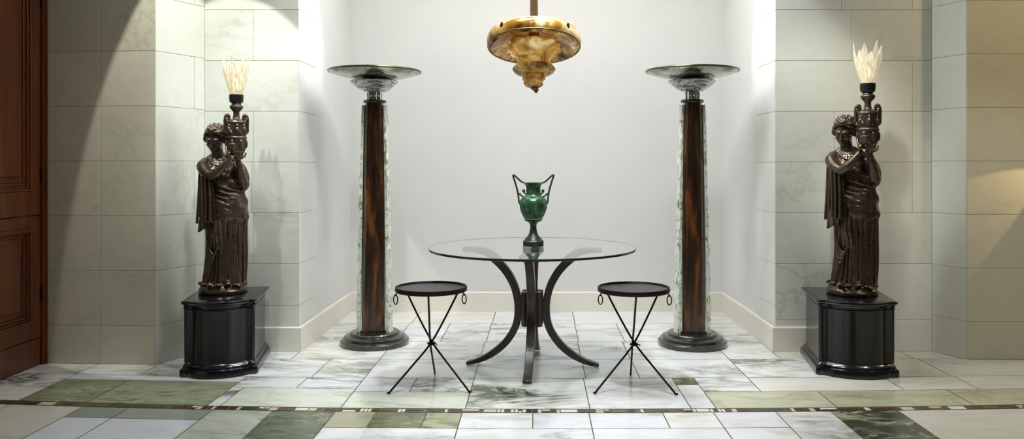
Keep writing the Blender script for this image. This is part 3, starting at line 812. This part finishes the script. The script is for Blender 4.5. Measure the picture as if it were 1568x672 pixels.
    for s in (-1, 1):
        for k in range(7):
            a = .25+.36*k
            pts = []
            for i in range(5):
                u = i/4; th = a*.62
                pts.append((s*(.006+.056*math.sin(u*1.5)), -.058+.035*k*.55+.05*u+.004*math.sin(u*9+k), .056-.002*k-.070*u*u+.005*math.sin(u*12+k*2)+.014*(k > 0)-.0016*k*k))
            g.tube(pts, [.006,.010,.010,.009,.006], 8, 4, HM)
        g.tube([(s*.045,-.030,.020),(s*.056,-.018,.0),(s*.058,.0,-.018),(s*.05,.03,-.03),(s*.03,.06,-.02)], [.010,.013,.013,.012,.01], 10, 4, HM)
    for k in range(26):
        a = R.uniform(0, 2*PI); e = R.uniform(.2, 1.45)
        E((.058*math.cos(a)*math.cos(e), .020+.062*math.sin(a)*math.cos(e), .028+.054*math.sin(e)), (.014,.010,.008), (R.uniform(-1,1),R.uniform(-1,1),a))
    g.tube([(-.054,-.010,.046),(-.036,-.042,.056),(0,-.060,.062),(.036,-.042,.056),(.054,-.010,.046)], .0065, 10, 6, HM)
    E((0,-.060,.070), (.014,.008,.011)); E((-.016,-.052,.078), (.012,.010,.010)); E((.018,-.05,.078), (.012,.010,.010))
    remeshed(g, 'hair', M_bronze, .003, 2, fig)
    # --- cloak falling from the right shoulder
    g = MB()
    def sheet(top, bot, zt, zb, amp, th, nfold, skew=0, phase=0):
        n = 36; rings = []
        for i in range(31):
            k = i/30; pts_f = []; pts_b = []
            for j in range(n+1):
                u = j/n
                x = (top[0]+(top[2]-top[0])*u)*(1-k)+(bot[0]+(bot[2]-bot[0])*u)*k
                y = (top[1]+(top[3]-top[1])*u)*(1-k)+(bot[1]+(bot[3]-bot[1])*u)*k
                z = zt+(zb-zt)*k + skew*(u-.5)*k + .006*math.sin(u*nfold*6.28+1)*k
                f = amp*(.35+.65*k)*math.sin(u*nfold*2*PI+phase+.5*math.sin(k*4))
                e = min(1, 8*u, 8*(1-u))*.7+.3
                pts_f.append((x, y-f-th*e, z)); pts_b.append((x, y-f+th*e, z))
            rings.append(pts_f+pts_b[::-1])
        g.loft(rings)
    sheet((-.135,-.075,-.062,-.118), (-.128,-.085,-.045,-.122), .785, .475, .010, .010, 3.2, -.015)
    sheet((-.150,.02,-.128,-.04), (-.168,.02,-.135,-.05), .860, .50, .006, .012, 1.5, .06, 1)
    sheet((-.140,-.03,-.075,-.10), (-.156,-.045,-.085,-.112), .56, .425, .008, .010, 2.0, .05, 2)
    sheet((-.130,.055,.07,.072), (-.150,.085,.09,.095), .870, .43, .010, .012, 5, .03)
    for (x0, y0, x1, y1, a, b_) in ((-.128,-.088,-.122,-.100,.775,.49),(-.108,-.110,-.104,-.118,.77,.48),(-.084,-.126,-.078,-.132,.77,.485),(-.146,-.02,-.160,-.025,.83,.47)):
        g.tube([(x0,y0,a),((x0+x1)/2+.003,(y0+y1)/2-.002,(a+b_)/2),(x1,y1,b_)], [.006,.009,.010], 8, 6)
    g.ell((-.112,.004,.874), (.030,.042,.018), (0,-.3,0))
    remeshed(g, 'cloak', M_bronze, .0032, 2, fig)
    # --- urn
    Mu = Matrix.Translation((ux, uy, 0))
    g = MB()
    g.lathe([(.015,.905),(.034,.908),(.048,.925),(.057,.95),(.062,.985),(.063,1.018),(.067,1.021),(.067,1.029),(.062,1.032),(.061,1.08),(.060,1.115),(.063,1.120),(.063,1.128),(.056,1.138),(.040,1.146),(.026,1.150),(.022,1.165),(.0195,1.195),(.020,1.215),(.027,1.224),(.038,1.236),(.043,1.248),(.040,1.256),(.030,1.262),(.030,1.270),(.01,1.271)], 72, Mu,
        mod=lambda a, z, i: 1+.025*math.sin(12*a)*(z < 1.0)+.04*math.sin(5*a+9)*(1.22 < z < 1.26))
    for k in range(7):     # relief figures on the upper drum and leaves below
        a = 2*PI*k/7+.3; cx_, cy_ = ux+.062*math.cos(a), uy+.062*math.sin(a)
        g.ell((cx_,cy_,1.070), (.012,.012,.026)); g.ell((cx_,cy_,1.103), (.008,.008,.009)); g.ell((ux+.063*math.cos(a+.25),uy+.063*math.sin(a+.25),1.065), (.005,.005,.02), (.5,0,a))
        a += .4; g.ell((ux+.060*math.cos(a),uy+.060*math.sin(a),.985), (.012,.012,.030))
    for p in g.v: p.z = zc(p.z)
    un = remeshed(g, 'urn', M_bronze, .003, 2, t)
    for s in (-1, 1):
        g = MB(); g.tube([(s*.046,0,1.10),(s*.046,0,1.135),(s*.044,0,1.158),(s*.052,0,1.174),(s*.063,0,1.168),(s*.069,0,1.14),(s*.069,0,1.10),(s*.069,0,1.065),(s*.060,0,1.058)], [.009,.009,.010,.011,.011,.010,.009,.008,.008], 12, 5, Mu)
        g.tube([(s*.054,-.008,1.150),(s*.062,-.012,1.150),(s*.062,-.012,1.142)], .006, 8, 4, Mu)
        g.build('urn_handle', M_bronze, un)
    g = MB(); g.lathe([(.020,1.268),(.034,1.272),(.043,1.282),(.0455,1.30),(.0455,1.326),(.042,1.330),(.034,1.330),(.034,1.31),(.01,1.30)], 48, Mu)
    for p in g.v: p.z = zc(p.z)
    g.build('lamp_socket', M_black, t)
    g = MB(); g.ell((ux,uy,1.37), (.017,.017,.032)); g.lathe([(.012,1.302),(.012,1.35)], 16, Mu); g.build('bulb', M_bulb, t)
    # feathered glass shade: pointed blades flaring out of a cup
    g = MB()
    g.lathe([(.030,1.329),(.036,1.332),(.042,1.36),(.040,1.36),(.033,1.335),(.03,1.335)], 32, Mu, cap=False)
    for k in range(16):
        a = 2*PI*k/16+.1; top = 1.555+R.uniform(-.025,.03) if k % 2 else 1.52+R.uniform(-.03,.03); flare = .088+R.uniform(-.012,.010)
        if k % 2 == 0: flare -= .012
        rings = []; c, s_ = math.cos(a), math.sin(a)
        for i in range(13):
            u = i/12; z = 1.332+(top-1.332)*u; r = .034+(flare-.034)*(u**.9)+.006*math.sin(u*PI)
            wv = (.0080+.0130*min(1, u/.6))*(1 if u < .70 else max(.04, max(0, 1-(u-.70)/.30)**.9)); th = .0028*(1-.6*u)
            rid = .004*(1-u*.5); tw = .25*(u)*(1 if k % 3 else -1)
            cross = [(-wv,-th),(-wv*.5,th*.2-rid*.3),(0,-rid),(wv*.5,th*.2-rid*.3),(wv,-th),(wv,th),(0,th-rid*.3),(-wv,th)]
            ring = []
            for p, q in cross:
                p2 = p*math.cos(tw)-q*math.sin(tw); q2 = p*math.sin(tw)+q*math.cos(tw)
                rr_ = r-q2; ring.append((ux+c*rr_-s_*p2, uy+s_*rr_+c*p2, z+(abs(p2)*.3)))
            rings.append(ring)
        g.loft(rings)
    for p in g.v: p.z = zc(p.z)
    g.build('glass_shade', M_shade, t, angle=25)
    return t
st = make_statue((-1.995,4.905,.4525), math.radians(21), 'bronze draped woman lifting an urn lamp with spiky glass shade, nearer the door')
st.scale = (.955,)*3
dup(st, (1.99,4.86,.4525), math.radians(-19), 'bronze draped woman lifting an urn lamp with spiky glass shade, at the right', 1.0)

# ------------------------------------------------------------------ lights
def spot(name, loc, tgt, W_, deg, blend=.3, size=.04, col=(1,1,1)):
    l = bpy.data.lights.new(name, 'SPOT'); l.energy = W_; l.spot_size = math.radians(deg); l.spot_blend = blend; l.shadow_soft_size = size; l.color = col
    o = bpy.data.objects.new(name, l); C.objects.link(o); o.location = loc
    o.rotation_euler = (Vector(tgt)-Vector(loc)).to_track_quat('-Z', 'Y').to_euler(); return o
def area(name, loc, tgt, W_, sx, sy, col=(1,1,1)):
    l = bpy.data.lights.new(name, 'AREA'); l.energy = W_; l.shape = 'RECTANGLE'; l.size = sx; l.size_y = sy; l.color = col
    o = bpy.data.objects.new(name, l); C.objects.link(o); o.location = loc
    o.rotation_euler = (Vector(tgt)-Vector(loc)).to_track_quat('-Z', 'Y').to_euler(); return o
WH = (.985,.985,.985)
def cone_through(L, A, Cc, half, side):
    L, a, c = Vector(L), (Vector(A)-Vector(L)).normalized(), (Vector(Cc)-Vector(L)).normalized()
    m_ = (a+c).normalized(); n_ = a.cross(c).normalized()*side
    ct = math.cos(math.radians(half))/m_.dot(a)
    return L + m_*ct + n_*math.sqrt(max(0, 1-ct*ct))
area('niche_area_light', (0,5.5,3.32), (0,5.5,0), 33, 2.6, .9, WH)  # unseen broad area light for soft, even niche light; no cove there
area('hall_area_light', (0,4.3,3.32), (0,4.4,0), 56, 1.6, .4, WH)  # unseen broad overhead area light over the centre, not a cove
spot('niche_downlight', (0,5.1,3.3), (0,5.2,0), 62, 100, .8, .05, WH)
spot('scallop_light_left', (-.7,4.9,3.3), (-1.61,5.40,2.28), 80, 27, .5, .03, WH)
spot('scallop_light_right', (.7,4.9,3.3), (1.61,5.36,2.28), 80, 27, .5, .03, WH)
spot('statue_light_left', (-1.2,3.6,3.3), (-1.9,5.2,1.42), 125, 36, 1, .05, (.92,.99,1))
spot('statue_light_right', (1.2,3.6,3.3), (1.95,5.2,1.5), 105, 34, 1, .05, (1,1,.94))
L_ = (-1.98,4.12,3.3)
spot('pier_light_left', L_, cone_through(L_, (-2.51,4.88,2.30), (-2.99,4.88,.80), 22, -1), 105, 44, .05, .02, (1,.99,.93))
spot('figure_light_left', (-2.55,3.7,3.3), (-2.0,4.9,1.35), 120, 15, .8, .16, (1,.99,.96))
spot('figure_light_right', (1.35,3.7,3.3), (2.0,4.86,1.4), 110, 15, .8, .16, (1,.99,.94))
spot('right_floor_fill', (3.0,3.1,3.3), (2.9,4.5,0), 120, 60, .9, .1, (1,.96,.86))  # added fill that brightens the right floor and recess, no known lamp
spot('front_light', (0,3.2,3.4), (0,4.5,0), 240, 62, .8, .12, (.91,.96,1))
spot('warm_light_right', (3.62,4.83,1.46), (2.85,4.9,.95), 22, 32, .12, .01, (1,.70,.36))
spot('warm_hall_light', (4.3,3.2,3.2), (3.4,5,2.3), 85, 50, .6, .1, (1,.74,.40))

w = bpy.data.worlds.new('hall'); bpy.context.scene.world = w; w.use_nodes = True; nt = w.node_tree
bg = nt.nodes['Background']; tc = nt.nodes.new('ShaderNodeTexCoord'); sx = nt.nodes.new('ShaderNodeSeparateXYZ')
nt.links.new(tc.outputs['Generated'], sx.inputs[0])
n = nd(nt, 'ShaderNodeTexNoise', Scale=2.2, Detail=3.0); nt.links.new(tc.outputs['Generated'], n.inputs['Vector'])
c = ramp(nt, sx.outputs['Z'], [(.0, s2l(150,136,108)), (.45, s2l(150,136,108)), (.7, s2l(222,212,190)), (1, s2l(225,220,205))])
c2 = mix(nt, .6, c, ramp(nt, n.outputs['Fac'], [(.4, (.25,.23,.2)), (.6, (1.0,1.0,1.0))]), 'MULTIPLY')
nt.links.new(c2, bg.inputs[0]); bg.inputs[1].default_value = .18

# ------------------------------------------------------------------ camera
cam = bpy.data.cameras.new('camera'); co = bpy.data.objects.new('camera', cam); C.objects.link(co)
co.location = (0,0,1.26); co.rotation_euler = (PI/2,0,0)
cam.sensor_width = 36; cam.sensor_fit = 'HORIZONTAL'; cam.lens = 36*1180/1568
cam.shift_x = -38/1568; cam.shift_y = -83/1568; cam.clip_start = .05
sc = bpy.context.scene; sc.camera = co
sc.view_settings.view_transform = 'Standard'; sc.view_settings.look = 'None'; sc.view_settings.exposure = 0; sc.view_settings.gamma = 1
sc.view_settings.use_curve_mapping = False
